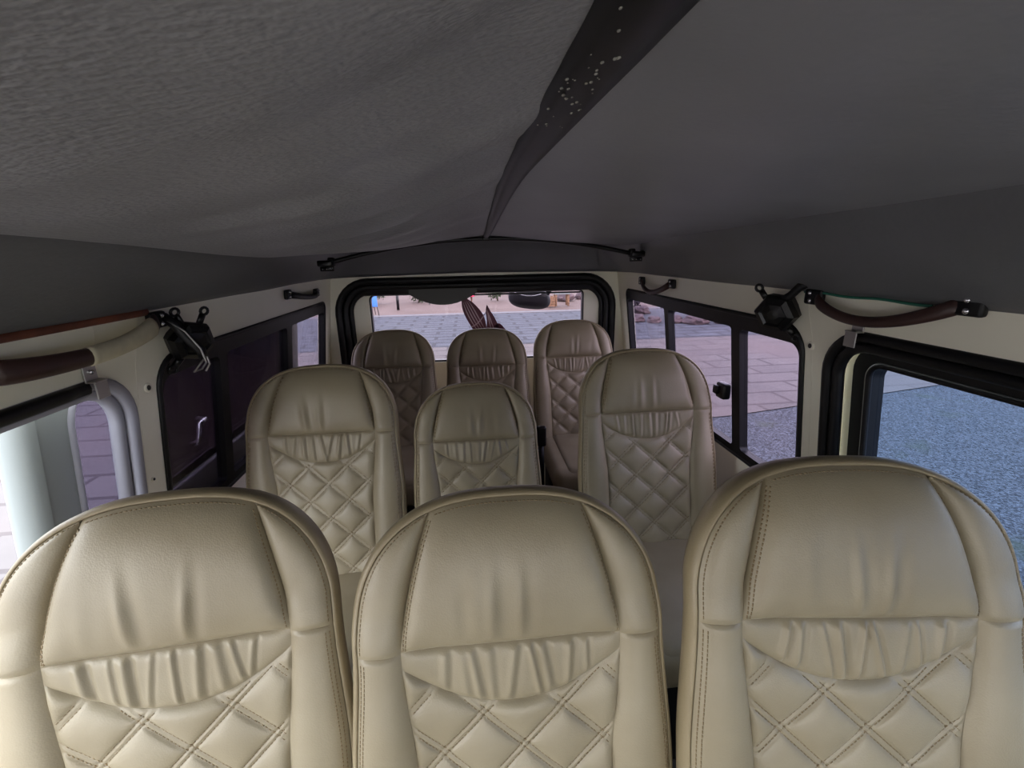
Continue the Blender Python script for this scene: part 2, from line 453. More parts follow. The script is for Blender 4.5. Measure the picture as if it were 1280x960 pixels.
    for sx in (-1, 1):
        b4 = bmesh.new(); box_bm(b4, (cx+sx*.16*k, yb+.03, .5*(zc-.1)), (.03, .03, zc-.10), .006, 2)
        from_bm('leg', b4, M['black'], root)
    return root

FR, MR, RR = 'champagne leather seats in the nearest row', 'champagne leather seats in the middle row', 'champagne leather seats in the back row'
build_seat(-.505, .556, .893, 1.0, .0027, 11, 'large champagne leather seat nearest the open door and the white door edge, front row left', FR, 2, .09)
build_seat(-.022, .530, .870, 1.025, .0027, 23, 'champagne leather seat in the middle of the nearest row, two upright creases in its headrest', FR, 2)
build_seat(.459, .462, .920, 1.03, .0027, 37, 'large champagne leather seat by the gravel window, front row right', FR, 2, -.11)
build_seat(-.532, 1.35, .893, 1.02, .004, 41, 'champagne leather seat in front of the dark left side window, middle row left', MR, 1)
build_seat(-.056, 1.35, .842, .88, .004, 53, 'lowest and narrowest champagne leather seat, in the centre of the middle row', MR, 1)
build_seat(.512, 1.35, .907, 1.0, .004, 67, 'champagne leather seat beside the window latch, middle row right', MR, 1)
build_seat(-.452, 2.25, .878, .92, .005, 71, 'shaded grey-looking seat in the back row, left of the other two, beside the rear pillar', RR, 0)
build_seat(.024, 2.25, .868, .92, .005, 83, 'shaded grey-looking seat in the back row under the window sticker', RR, 0)
build_seat(.478, 2.25, .895, .93, .005, 97, 'pale seat in the back row under the outside mirror, quilted back lit', RR, 1)

# ---------------------------------------------------------------- shell of the van
ZT = 1.40
YF, YB = -1.75, 2.47
o = sheet('wall_right', [(YF, .0), (YB, .0), (YB, ZT), (YF, ZT)],
          [rrect(1.035, .74, 2.315, 1.228, (.03, .03, .03, .07)), rrect(-.80, .10, .965, 1.243, (.02, .03, .11, .05))], .03, RW(), M['cream'])
tag(o, 'cream painted right side wall of the van with two window openings', 'wall', kind='structure')
o = sheet('wall_left', [(YF, .0), (YB, .0), (YB, ZT), (YF, ZT)],
          [rrect(1.065, .74, 2.335, 1.205, (.03, .03, .03, .07)), rrect(-.80, .10, .990, 1.208, (.02, .03, .11, .05))], .03, LW(), M['cream'])
tag(o, 'cream painted left side wall of the van with an open doorway', 'wall', kind='structure')
# raised pillar beads on the side walls
def bead(name, pts, f, r, m, parent): return mk(name, *tube_vf([f(a, b, -.001) for a, b in pts], r, 8), m, parent)
RH = (.745, .30, 1.300)
o = sheet('wall_rear', [(-.86, 0), (.86, 0), (.80, 1.2), (.76, 1.40), (-.76, 1.40), (-.80, 1.2)],
          [rrect(-RH[0], RH[1], RH[0], RH[2], (.05, .05, .17, .17))], .03, RY(2.45), M['cream'])
tag(o, 'cream painted rear wall of the van around the tailgate opening', 'wall', kind='structure')
bm = bmesh.new(); box_bm(bm, (0, .36, -.02), (1.86, 4.24, .04))
tag(from_bm('floor', bm, M['carpet'], None, False), 'dark carpeted van floor', 'floor', kind='structure')
o = sheet('wall_front', [(-.86, 0), (.86, 0), (.80, 1.2), (.76, 1.42), (-.76, 1.42), (-.80, 1.2)],
          [rrect(-.71, .68, .71, 1.36, .08)], .03, RY(YF-.03), M['cream'])
tag(o, 'front wall of the cab around the windscreen opening, behind the viewer', 'wall', kind='structure')
# roof skin closing the cabin above the lining
V, F = [], []
prof = [(-.755, 1.39), (-.77, 1.46), (-.74, 1.56), (-.64, 1.63), (0, 1.665), (.64, 1.63), (.74, 1.56), (.77, 1.46), (.755, 1.39)]
for y in (YF, YB+.03):
    V += [(x, y, z) for x, z in prof] + [(x*1.04, y, z+.02) for x, z in prof]
n = len(prof)
for i in range(n-1):
    F.append([i, i+1, 2*n+i+1, 2*n+i]); F.append([n+i, 3*n+i, 3*n+i+1, n+i+1])
F.append([2*n+i for i in range(n)] + [3*n+i for i in range(n)][::-1])
F.append([2*n+i for i in range(n)])
tag(mk('roof', V, F, M['cream'], None, False), 'curved sheet metal roof above the grey lining', 'roof', kind='structure')

# lining: sagging fabric in two halves with a worn black strip between
ceil = empty('ceiling', (0, .3, 1.5), 'grey leatherette roof lining sagging in two halves either side of a black strip', 'ceiling', kind='structure')
XS = .032
def xs(y):
    t = np.clip((y-.1)/1.6, 0, 1); return .047 - .030*t*(2-t)
def zc(y):
    t = np.clip((y-.75)/(1.78-.75), 0, 1); return 1.556 - .068*t*t*(3-2*t)
def ceil_z(x, y, side):
    f = np.clip(np.abs(x-xs(y))/.60, 0, 1.15)
    t = np.clip((y-.45)/(1.3-.45), 0, 1); far = np.clip((y-1.3)/.47, 0, 1)
    if side < 0:
        ze = 1.452 - .030*t*t*(3-2*t) + .010*far
        z = zc(y) - (zc(y)-ze)*np.clip(f, 0, 1)**1.15
        z = z - .020*np.sin(np.clip(f, 0, 1)*PI)*(1-far*.6)
        c_ = np.clip(f, 0, 1)
        u_ = y + .30*(x+.3) + .05*np.sin(x*6)
        fold = (.0125*np.sin(u_*19) + .0065*np.sin(u_*37+2*x+1) + .0020*np.sin(u_*74-x*5))*np.sin(c_*PI)**.8*(.6+.4*np.sin(x*9+y*3))
        z = z + fold*(1-.5*far) + .009*np.exp(-((u_-.58)/.035)**2)*np.exp(-((f-.52)/.22)**2) - .006*np.exp(-((u_-.66)/.04)**2)*np.exp(-((f-.5)/.25)**2)
        z = z + .008*np.exp(-((u_-.80)/.03)**2)*np.exp(-((f-.28)/.10)**2)
    else:
        ze = 1.480 - .018*t - .018*far
        z = zc(y) - (zc(y)-ze)*np.clip(f, 0, 1)**1.3
        z = z - .014*np.sin(np.clip(f, 0, 1)*PI) + .0022*np.sin(y*11+x*6)*np.sin(np.clip(f, 0, 1)*PI)
    return z + np.where(f > 1, (f-1)**1*.25, 0)
for side in (-1, 1):
    dx = np.linspace(0, .68, 90)*side; ys = np.linspace(YF+.02, 1.775, 220)
    X, Yg = np.meshgrid(dx, ys, indexing='ij'); X = X + xs(Yg); Z = ceil_z(X, Yg, side)
    nv = len(ys); F = [[i*nv+j, (i+1)*nv+j, (i+1)*nv+j+1, i*nv+j+1] for i in range(len(dx)-1) for j in range(nv-1)]
    o = mk('fabric_panel', np.stack([X, Yg, Z], -1), F, M['lining'] if side < 0 else M['lining_smooth'], ceil)
    o['label'] = 'wrinkled grained grey lining left of the black strip' if side < 0 else 'smooth taut grey lining right of the black strip'
# black strip along the middle
V, F = [], []
ys = np.linspace(YF+.02, 1.775, 80); prof = [(-.030, .006), (-.027, -.005), (-.012, -.009), (.012, -.009), (.027, -.005), (.030, .006)]
for y in ys:
    w = 1 - .62*min(1, max(0, (y-.35)/1.3))
    for px, pz in prof: V.append((float(xs(y)) + px*w, y, float(zc(y)) + pz - .002))
n = len(prof)
for i in range(len(ys)-1):
    for j in range(n-1): F.append([i*n+j, i*n+j+1, (i+1)*n+j+1, (i+1)*n+j])
strip = mk('centre_strip', V, F, M['strip'], ceil)
strip['label'] = 'black worn strip with pale scuff marks'
# pale scuffs on the strip
rnd = random.Random(5); bm = bmesh.new()
for i in range(40):
    y = rnd.gauss(.40, .05); x = float(xs(y)) + rnd.uniform(-.020, .012); r = rnd.uniform(.0006, .0019)
    c = bmesh.ops.create_icosphere(bm, subdivisions=1, radius=r)
    for v in c['verts']: v.co = Vector((x+v.co.x, y+v.co.y*1.6, float(zc(y))-.0114+v.co.z*.4))
from_bm('scuff_marks', bm, mat('pale_scuff', srgb(150, 148, 140), .8), strip)

# padded roll around the roof edge: right side, rear, left side in one sweep
def roof_roll():
    prof = [(-.19, 1.50), (-.17, 1.455), (-.14, 1.425), (-.10, 1.392), (-.055, 1.358), (-.02, 1.330), (-.002, 1.316), (.004, 1.318), (.006, 1.335)]
    cx, R = .762, .16
    pts = []
    for y in np.linspace(YF+.02, 2.43-R, 50): pts.append((cx, y, 1, 0))
    for a in np.linspace(0, PI/2, 10)[1:]: pts.append((cx-R+R*math.cos(a), 2.43-R+R*math.sin(a), math.cos(a), math.sin(a)))
    for x in np.linspace(cx-R, -(cx-R), 24)[1:]: pts.append((x, 2.43, 0, 1))
    for a in np.linspace(PI/2, PI, 10)[1:]: pts.append((-(cx-R)+R*math.cos(a), 2.43-R+R*math.sin(a), math.cos(a), math.sin(a)))
    for y in np.linspace(2.43-R, YF+.02, 50)[1:]: pts.append((-cx, y, -1, 0))
    V, F = [], []; n = len(prof)
    for x, y, nx, ny in pts:
        for o, z in prof:
            dz = .004*noise.noise(Vector((x*3, y*3, z*6)))
            rear = max(0, ny)
            zz = z + dz + .012*rear*(1-abs(x)/.8)
            V.append((x+nx*o, y+ny*o, zz))
    for i in range(len(pts)-1):
        for j in range(n-1): F.append([i*n+j, i*n+j+1, (i+1)*n+j+1, (i+1)*n+j])
    return mk('trim_1', V, F, M['roll'])
tag(roof_roll(), 'grey padded roll running round the edge of the roof', 'trim', kind='structure')

# roof bow the lining hangs from
bow = empty('roof_bow', (.015, 1.785, 1.42), 'thin black curved roof bow across the far end of the sagging lining', 'bow')
pts = [(-.57 + 1.17*t, 1.768, 1.398 + .073*(1-abs(2*t-1)**2.0) + .008*t) for t in np.linspace(0, 1, 40)]
mk('rod', *tube_vf(pts, .0085, 8), M['black_gloss'], bow)
for sx, x, z in ((-1, -.575, 1.398), (1, .605, 1.408)):
    bm = bmesh.new(); box_bm(bm, (x, 1.772, z), (.055, .05, .022), .005, 2); box_bm(bm, (x-sx*.02, 1.77, z+.004), (.022, .03, .034), .005, 2)
    box_bm(bm, (x, 1.775, z-.018), (.05, .008, .02), .002, 1)
    br = from_bm('bracket', bm, M['black_gloss'], bow)
    bm = bmesh.new()
    for dx in (-.015, 0, .017):
        c = bmesh.ops.create_uvsphere(bm, u_segments=8, v_segments=6, radius=.0028)
        for v in c['verts']: v.co += Vector((x+dx, 1.770, z-.020))
    from_bm('screws', bm, M['chrome'], br)
# seam stub where strip meets the bow
bm = bmesh.new(); box_bm(bm, (.017, 1.764, 1.476), (.03, .02, .02), .005, 2); from_bm('strip_clamp', bm, M['black_gloss'], bow)

# ---------------------------------------------------------------- side windows
def side_window(name, f0, y0, z0, y1, z1, rtop, divs, glass, label, bar_w):
    root = empty(name, f0(.5*(y0+y1), z0, .01), label, 'window', kind='structure')
    outer = rrect(y0, z0, y1, z1, (.03, .03, .03, rtop))
    cuts = [y0+.010] + [c for d in divs for c in (d[0], d[1])] + [y1-.010]
    panes = [(cuts[2*i], cuts[2*i+1]) for i in range(len(cuts)//2)]
    zb, zt = z0+.028, z1-.047
    holes = [rrect(a, zb, b, zt, (.012, .012, .02, .035 if i == 0 else .012)) for i, (a, b) in enumerate(panes)]
    sheet('frame', outer, holes, .028, lambda u, v, w: f0(u, v, w-.004), M['black'], root)
    mk('gasket', *tube_vf(path(outer, f0, -.002), .007, 8, closed=True), M['black'], root)
    for a, b in panes:
        sheet('pane', [(a-.004, zb-.004), (b+.004, zb-.004), (b+.004, zt+.004), (a-.004, zt+.004)], [], .004, lambda u, v, w: f0(u, v, w+.012), glass, root)
    return root
w1 = side_window('window_1', RW(), 1.035, .74, 2.315, 1.228, .07, [(1.306, 1.352), (1.822, 1.858)], M['glass_rear'],
                 'black framed three pane sliding window in the right wall, purple tinted', .05)
bm = bmesh.new()
fx = RW()(1.392, .955, 0)[0]
box_bm(bm, (fx-.012, 1.388, .955), (.03, .05, .055), .008, 3); box_bm(bm, (fx-.03, 1.400, .957), (.018, .024, .03), .005, 2); box_bm(bm, (fx-.010, 1.42, .955), (.014, .03, .02), .003, 1)
o = from_bm('latch', bm, M['black_gloss'], w1)
w2 = side_window('window_2', LW(), 1.065, .74, 2.335, 1.205, .07, [(1.330, 1.372), (1.840, 1.890)], M['glass_rear'],
                 'black framed side window in the left wall, dark because the slid back door lies behind it', .05)

# ---------------------------------------------------------------- right sliding door, closed
def loop_in(y0, z0, y1, z1, r, d): return rrect(y0+d, z0+d, y1-d, z1-d, tuple(max(.004, q-d) for q in r))
d1 = empty('door_1', (.86, .1, .1), 'closed sliding door in the right wall with a black rubber framed gravel-facing window', 'door', kind='structure')
R4 = (.02, .03, .11, .05)
f = RW()
seal = join(tube_vf(path(loop_in(-.80, .10, .965, 1.243, R4, .008), f, .004), .013, 8, closed=True),
            tube_vf(path(loop_in(-.80, .10, .965, 1.243, R4, .031), f, .010), .013, 8, closed=True))
o = mk('door_seal', *seal, M['black'], d1); o['label'] = 'ridged black rubber seal around the doorway'
fd = RW(.048)
sheet('door_panel', rrect(-.84, .06, 1.0, 1.275, .05), [rrect(-.70, .765, .928, 1.212, (.05, .05, .07, .05))], .03, fd, M['cream'], d1)
sheet('window_frame', rrect(-.70, .765, .928, 1.212, (.05, .05, .07, .05)), [rrect(-.65, .835, .880, 1.166, (.04, .04, .03, .04))], .034, lambda u, v, w: fd(u, v, w-.006), M['black'], d1)
mk('glass_channel', *tube_vf(path(rrect(-.655, .83, .885, 1.171, (.04, .04, .035, .04)), fd, -.006), .007, 8, closed=True), M['black'], d1)
sheet('pane', rrect(-.66, .825, .89, 1.176, .02, 3), [], .004, lambda u, v, w: fd(u, v, w+.015), M['glass_near'], d1)

# ---------------------------------------------------------------- left doorway and slid back door
d2 = empty('door_2', (-.93, 1.4, .1), 'white sliding door slid open behind the left doorway, its bright front edge showing', 'door', kind='structure')
fo = LW(.082)
DO = rrect(.845, .06, 2.20, 1.235, (.04, .04, .05, .06)); WO = rrect(.925, .80, 2.10, 1.188, (.10, .05, .05, .085))
sheet('door_panel', DO, [WO], .012, fo, M['white_paint'], d2)
sheet('outer_skin', DO, [WO], .010, lambda u, v, w: fo(u, v, w+.05), M['white_paint'], d2)
# rounded leading edge joining both skins
V, F = [], []
zz = np.linspace(.10, 1.19, 24)
for z in zz:
    for a in np.linspace(-PI/2, PI/2, 9):
        V.append(fo(.852 - .030*math.cos(a), z, .031 + .033*math.sin(a)))
for i in range(len(zz)-1):
    for j in range(8): F.append([i*9+j, i*9+j+1, (i+1)*9+j+1, (i+1)*9+j])
mk('leading_edge', V, F, M['white_paint'], d2)
mk('window_rim', *tube_vf(path(WO, fo, .0), .007, 8, closed=True), M['grey_seal'], d2)
mk('pane', *plate(rrect(.915, .79, 1.09, 1.198, (.08, .01, .01, .08), 6), [], .004, lambda u, v, w: fo(u, v, w+.03)), M['glass_door'], d2, smooth=False)
mk('rear_pane', *plate(rrect(1.09, .79, 2.11, 1.198, .01, 3), [], .004, lambda u, v, w: fo(u, v, w+.03)), M['glass_dark'], d2, smooth=False)
for y0, y1 in ((1.075, 1.105), (1.50, 1.56)):
    sheet('divider_bar', [(y0, .80), (y1, .80), (y1, 1.19), (y0, 1.19)], [], .02, lambda u, v, w: fo(u, v, w+.006), M['black'], d2)
# pull handle on the inside of the door glass
hx = fo(1.30, .93, 0)[0]
pts = [(hx+.004, 1.30, .90), (hx+.026, 1.302, .91), (hx+.03, 1.306, .935), (hx+.028, 1.315, .955), (hx+.026, 1.345, .962), (hx+.004, 1.352, .962)]
o = mk('door_handle', *tube_vf(pts, .009, 8), M['chrome'], d2); o['label'] = 'chrome door handle'
# grey seal of the doorway
f = LW(); R4l = (.02, .03, .11, .05)
sl = join(tube_vf(path(loop_in(-.80, .10, .990, 1.208, R4l, .008), f, .008), .014, 8, closed=True),
          tube_vf(path(loop_in(-.80, .10, .990, 1.208, R4l, .028), f, .022), .014, 8, closed=True))
o = mk('trim_2', *sl, M['grey_seal']); tag(o, 'grey rubber seal around the open left doorway', 'trim', kind='structure')
bm = bmesh.new()
pa = path([(y, 1.196) for y in np.linspace(-.7, .868, 30)], f, -.004)
V, F = tube_vf(pa, .013, 8, ry=.008)
o = mk('trim_3', V, F, M['black']); tag(o, 'dark rubber strip along the top of the open left doorway', 'trim', kind='structure')

# ---------------------------------------------------------------- tailgate
d3 = empty('door_3', (0, 2.49, .35), 'tailgate with a wide purple tinted rear window', 'door', kind='structure')
mk('door_seal', *join(tube_vf(path(loop_in(-RH[0], RH[1], RH[0], RH[2], (.05, .05, .17, .17), .006), RY(2.445), 0), .018, 8, closed=True),
                      tube_vf(path(loop_in(-RH[0], RH[1], RH[0], RH[2], (.05, .05, .17, .17), .036), RY(2.46), 0), .018, 8, closed=True),
                      tube_vf(path(loop_in(-RH[0], RH[1], RH[0], RH[2], (.05, .05, .17, .17), .062), RY(2.475), 0), .014, 8, closed=True)), M['black'], d3)
sheet('tailgate_panel', rrect(-.78, .25, .78, 1.335, .1), [rrect(-.588, .84, .588, 1.222, .03)], .03, RY(2.49), M['cream'], d3)
sheet('window_edge', rrect(-.592, .836, .592, 1.226, .03), [rrect(-.580, .85, .580, 1.214, .025)], .03, RY(2.50), M['black_gloss'], d3)
mk('pane', *plate(rrect(-.60, .83, .60, 1.23, .03), [], .004, RY(2.515)), M['glass_tail'], d3, smooth=False)
bm = bmesh.new(); box_bm(bm, (0, 2.478, 1.252), (1.28, .035, .066), .012, 3)
from_bm('header_trim', bm, mat('dark_brown_plastic', srgb(22, 18, 18), .4, spec=.35), d3)
# brake lamp housing hanging into the glass
out = []
for t in np.linspace(0, 1, 48): out.append((-.37+.36*t, 1.224 - .062*max(0, math.sin(PI*t))**.9*(1.12-.12*math.sin(PI*t))))
sheet('brake_lamp_housing', out + [(-.01, 1.25), (-.37, 1.25)], [], .05, RY(2.455), mat('grey_brown_plastic', srgb(58, 56, 52), .5), d3)
# two-pleat leaf shaped sticker on the glass
st = empty('window_sticker', (.0, 2.512, 1.03), 'maroon striped leaf-like sticker with a pale dotted line on the rear window', 'sticker')
maroon = mat('maroon_film', srgb(92, 44, 62), .6); pale = mat('pale_film', srgb(186, 158, 168), .6)
def smooth_loop(P, n=6):
    out, N = [], len(P)
    for i in range(N):
        p0, p1, p2, p3 = P[i-1], P[i], P[(i+1) % N], P[(i+2) % N]
        for k_ in range(n):
            t = k_/n; out.append(tuple(.5*((2*p1[q])+(p2[q]-p0[q])*t+(2*p0[q]-5*p1[q]+4*p2[q]-p3[q])*t*t+(3*p1[q]-p0[q]-3*p2[q]+p3[q])*t**3) for q in (0, 1)))
    return out
LA = [(-.089, 1.186), (-.095, 1.16), (-.090, 1.12), (-.070, 1.07), (-.035, 1.01), (.005, .97), (.034, 1.0), (.034, 1.05), (.018, 1.10), (-.020, 1.15), (-.060, 1.182)]
LB = [(.043, 1.147), (.062, 1.115), (.090, 1.065), (.108, 1.00), (.040, .97), (.040, 1.06), (.036, 1.11)]
LC = [(.082, 1.02), (.102, 1.044), (.125, 1.032), (.150, .99), (.10, .98)]
for k_, L_ in enumerate((LA, LB, LC)):
    mk('leaf', *plate(smooth_loop(L_), [], .0006, RY(2.5142)), maroon, st, smooth=False)
def stripe(P, w):
    L_, R_ = [], []
    for i, p in enumerate(P):
        a, b = P[max(0, i-1)], P[min(len(P)-1, i+1)]; d = math.hypot(b[0]-a[0], b[1]-a[1]); nx, nz = -(b[1]-a[1])/d, (b[0]-a[0])/d
        ww = w*math.sin(PI*(i+.6)/(len(P)+.2)); L_.append((p[0]+nx*ww, p[1]+nz*ww)); R_.append((p[0]-nx*ww, p[1]-nz*ww))
    return L_+R_[::-1]
for q in (.16, .36, .56, .76):
    P = []
    for t in np.linspace(0, 1, 12):
        lx, lz = -.093+.075*t**1.6, 1.165-.17*t; rx, rz = -.05+.088*t**.75, 1.178-.15*t
        P.append((lx+(rx-lx)*q, lz+(rz-lz)*q))
    mk('pale_stripe', *plate(stripe(P, .0032), [], .0004, RY(2.5132)), pale, st, smooth=False)
for q in (.35, .65):
    P = [(.042+.03*t*q*2, 1.125-.12*t) for t in np.linspace(0, 1, 10)]
    mk('pale_stripe', *plate(stripe(P, .0026), [], .0004, RY(2.5132)), pale, st, smooth=False)
bm = bmesh.new()
for t in np.linspace(0, 1, 20):
    c = bmesh.ops.create_circle(bm, cap_ends=True, segments=8, radius=.0036)
    for v in c['verts']: v.co = Vector((-.045+.085*t+v.co.x, 2.5128, 1.03+.025*t+.06*t*t+v.co.y))
from_bm('dotted_line', bm, pale, st, smooth=False, recalc=False)
# mirror outside the rear window
mr = empty('rear_mirror', (.29, 2.63, 1.24), 'dark rounded parking mirror hanging outside the rear window', 'mirror')
bm = bmesh.new(); c = bmesh.ops.create_uvsphere(bm, u_segments=32, v_segments=18, radius=1)
for v in bm.verts:
    x, y, z = v.co; q = lambda a: math.copysign(abs(a)**.75, a)
    v.co = Vector((.300+.125*q(x), 2.64+.03*y, 1.165+.062*q(z) - .015*q(x)))
from_bm('mirror_housing', bm, mat('dark_grey_plastic', srgb(50, 50, 58), .4), mr)
mk('mirror_arm', *tube_vf([(.40, 2.64, 1.18), (.43, 2.63, 1.23), (.44, 2.58, 1.27), (.44, 2.53, 1.28)], .014, 8), M['black_gloss'], mr)
mk('pale_edge', *tube_vf([(.205+.19*t, 2.612, 1.206-.022*math.sin(PI*t)-.006*t) for t in np.linspace(0, 1, 16)], .0028, 6), M['chrome'], mr)
# defogger / rear wiper rod across the top of glass
mk('glass_rod', *tube_vf([(-.03, 2.507, 1.207), (.57, 2.507, 1.205)], .0045, 6), M['black_gloss'], d3)

# ---------------------------------------------------------------- fittings on the walls
def grab(f, ya, yb, za, zb, sag, out_, rad, label, wrapped=None, m=None):
    pa = f(ya, za, 0); root = empty('grab_handle', pa, label, 'grab handle', 'grab handles above the side windows')
    N = 36; P = []; r1 = []; r2 = []
    for i in range(N):
        t = i/(N-1); b = math.sin(PI*t)**.55
        P.append(f(ya+(yb-ya)*t, za+(zb-za)*t - sag*math.sin(PI*t)**.8, -out_*b-.008)); r1.append(rad*(1.15-.25*math.sin(PI*t))); r2.append(rad*.55)
    mk('strap', *tube_vf(P, r1, 12, ry=r2, up=(0, 0, 1)), m or M['brown'], root)
    for yy, z_, s_ in ((ya, za, 1), (yb, zb, -1)):
        bm = bmesh.new(); sg = 1 if yb > ya else -1
        c = f(yy-s_*sg*.012, z_+.002, -.007); box_bm(bm, c, (.016, .052, .036), .005, 2)
        pl = from_bm('end_plate', bm, M['black'], root)
        bm = bmesh.new()
        for dz in (-.009, .009):
            c2 = bmesh.ops.create_uvsphere(bm, u_segments=10, v_segments=6, radius=.0055)
            q = Vector(f(yy-s_*sg*.016, z_+.002+dz, -.016))
            for v in c2['verts']: v.co += q
        from_bm('screws', bm, M['chrome'], pl)
    if wrapped:
        i0, i1 = wrapped
        mk('fabric_wrap', *tube_vf(P[i0:i1], [a*1.12 for a in r1[i0:i1]], 12, ry=[a*1.25 for a in r2[i0:i1]], up=(0, 0, 1)), M['wrap'], root)
    return root
grab(RW(), .985, .672, 1.305, 1.322, .040, .028, .012, 'brown leather grab handle with two chrome screws above the gravel-facing door window')
grab(RW(), 2.07, 1.775, 1.283, 1.288, .040, .025, .012, 'small dark grab handle above the right side window, near the back row')
grab(LW(), 1.06, .700, 1.292, 1.268, .016, .034, .017, 'thick grab handle above the open doorway, half wrapped in cream tape', wrapped=(3, 23))
grab(LW(), 1.86, 2.18, 1.282, 1.262, .012, .03, .012, 'small black grab handle above the dark left side window', m=M['black'])

def speaker(f, y, z, rot, label, tabs, cable, wires):
    c = Vector(f(y, z, -.045)); root = empty('speaker', c, label, 'speaker', 'black speaker units on the side walls')
    inward = Vector(f(y, z, -1)) - Vector(f(y, z, 0)); inward = (inward.normalized() + Vector((0, -.55, -.25))).normalized()
    ax = inward; u = ax.cross(Vector((0, 0, 1))).normalized(); v = u.cross(ax)
    V, F = [], []; n = 6
    rings = [(.030, -.035), (.052, -.030), (.056, -.006), (.050, .010), (.036, .016), (.030, .011), (.014, .014), (.001, .015)]
    for r, h in rings:
        for k_ in range(n*4):
            a = 2*PI*k_/(n*4)+rot; hexr = r*math.cos(PI/6)/max(.01, math.cos(((a-rot) % (PI/3))-PI/6)); rr = hexr if r > .02 else r
            V.append(c + u*(rr*math.cos(a)) + v*(rr*math.sin(a)*.92) + ax*h)
    m_ = n*4
    for i in range(len(rings)-1):
        for k_ in range(m_): F.append([i*m_+k_, i*m_+(k_+1) % m_, (i+1)*m_+(k_+1) % m_, (i+1)*m_+k_])
    F.append(list(range(m_))[::-1]); F.append([(len(rings)-1)*m_+k_ for k_ in range(m_)])
    mk('housing', V, F, M['black_gloss'], root, smooth=False)
    for a in tabs:
        d = u*math.cos(a)+v*math.sin(a)
        q0, q1 = c+d*.045-ax*.008, c+d*.078-ax*.012
        ring = [q1 + d*.009*math.cos(t) + ax.cross(d)*.009*math.sin(t) for t in np.linspace(0, 2*PI, 13)[:-1]]
        vf = join(tube_vf([q0, q1-d*.008], .008, 8, ry=.005), tube_vf(ring, .0035, 6, closed=True))
        mk('mounting_tab', *vf, M['black_gloss'], root)
    if cable:
        mk('cable', *tube_vf(cable, .011, 8, ry=.009), M['black'], root)
    for wpts in wires: mk('loose_wire', *tube_vf(wpts, .0022, 6), M['steel'], root)
    return root
LWf, RWf = LW(), RW()
c = Vector(LWf(1.185, 1.235, -.045))
speaker(LWf, 1.135, 1.232, .25, 'black speaker unit with dangling wires above the dark left side window', (1.2, 2.1, 5.3),
        [LWf(1.088, 1.300, -.010), LWf(1.098, 1.278, -.03), LWf(1.102, 1.245, -.05), LWf(1.11, 1.215, -.075), LWf(1.12, 1.195, -.075)],
        [[LWf(1.086, 1.29, -.02), LWf(1.098, 1.262, -.05), LWf(1.10, 1.22, -.08), LWf(1.11, 1.185, -.085), LWf(1.10, 1.172, -.08), LWf(1.085, 1.168, -.07), LWf(1.10, 1.195, -.085)],
         [LWf(1.105, 1.20, -.09), LWf(1.115, 1.18, -.09), LWf(1.105, 1.165, -.085)]])
speaker(RWf, 1.082, 1.258, .1, 'black speaker unit bracketed beside the brown leather grab handle', (.9, 4.1),
        [RWf(1.08, 1.285, -.04), RWf(1.05, 1.305, -.03), RWf(1.03, 1.330, -.018), RWf(1.012, 1.340, -.010)], [])

def clip(f, y, z, label):
    root = empty('metal_clip', f(y, z, 0), label, 'clip', 'metal clips on the door seals')
    bm = bmesh.new()
    for zc_, w, h, t in ((z+.016, -.004, .032, .003), (z-.014, -.022, .034, .003)):
        box_bm(bm, f(y, zc_, w), (t, .030, h), .001, 1)
    box_bm(bm, f(y, z+.002, -.013), (.02, .030, .003), .0008, 1)
    from_bm('bent_plate', bm, M['steel'], root, smooth=False)
    bm = bmesh.new(); c2 = bmesh.ops.create_uvsphere(bm, u_segments=10, v_segments=6, radius=.005)
    q = Vector(f(y, z+.02, -.007))
    for v in c2['verts']: v.co += q
    from_bm('rivet', bm, M['chrome'], root)
clip(RWf, .872, 1.243, 'bent metal clip over the rubber seal of the right door')
clip(LWf, .878, 1.205, 'bent metal clip over the grey seal of the open left doorway')

def bolt(f, y, z, r, label):
    root = empty('bolt', f(y, z, 0), label, 'bolt', 'round bolts in the door pillars')
    N = Vector(f(y, z, -1))-Vector(f(y, z, 0)); N.normalize(); c = Vector(f(y, z, -.001))
    u = N.cross(Vector((0, 0, 1))).normalized(); v = u.cross(N)
    def disc(rings):
        V, F = [], []
        for rr, h in rings:
            for k_ in range(16):
                a = 2*PI*k_/16; V.append(c+u*rr*math.cos(a)+v*rr*math.sin(a)+N*h)
        for i in range(len(rings)-1):
            for k_ in range(16): F.append([i*16+k_, i*16+(k_+1) % 16, (i+1)*16+(k_+1) % 16, (i+1)*16+k_])
        F.append([(len(rings)-1)*16+k_ for k_ in range(16)]); return V, F
    mk('washer', *disc([(r, -.002), (r, .001), (r*.9, .0025), (r*.55, .0025)]), M['cream'], root)
    mk('head', *disc([(r*.55, 0), (r*.55, .003), (r*.4, .004), (r*.15, .003)]), M['black_gloss'], root)
bolt(RWf, 1.010, 1.186, .011, 'round bolt in the cream pillar of the right wall')
bolt(LWf, 1.030, 1.150, .011, 'larger upper bolt in the cream pillar of the left wall')
bolt(LWf, 1.014, .935, .006, 'smaller lower bolt in the cream pillar of the left wall')

# reddish exposed edge of the roof roll at left, teal wire at right
pa = [(-.757, y, 1.3145) for y in np.linspace(.35, 1.05, 24)]
o = mk('edging_strip', *tube_vf(pa, .008, 8, ry=.006), M['rust']); tag(o, 'reddish brown exposed edging above the tape-wrapped grab handle', 'edging')
pa = [(.752, y, 1.3165 + .0015*math.sin(y*40)) for y in np.linspace(.72, 1.03, 30)]
o = mk('wire', *tube_vf(pa, .0028, 6), M['wire']); tag(o, 'thin teal wire tucked along the roof roll above the brown leather handle', 'wire')
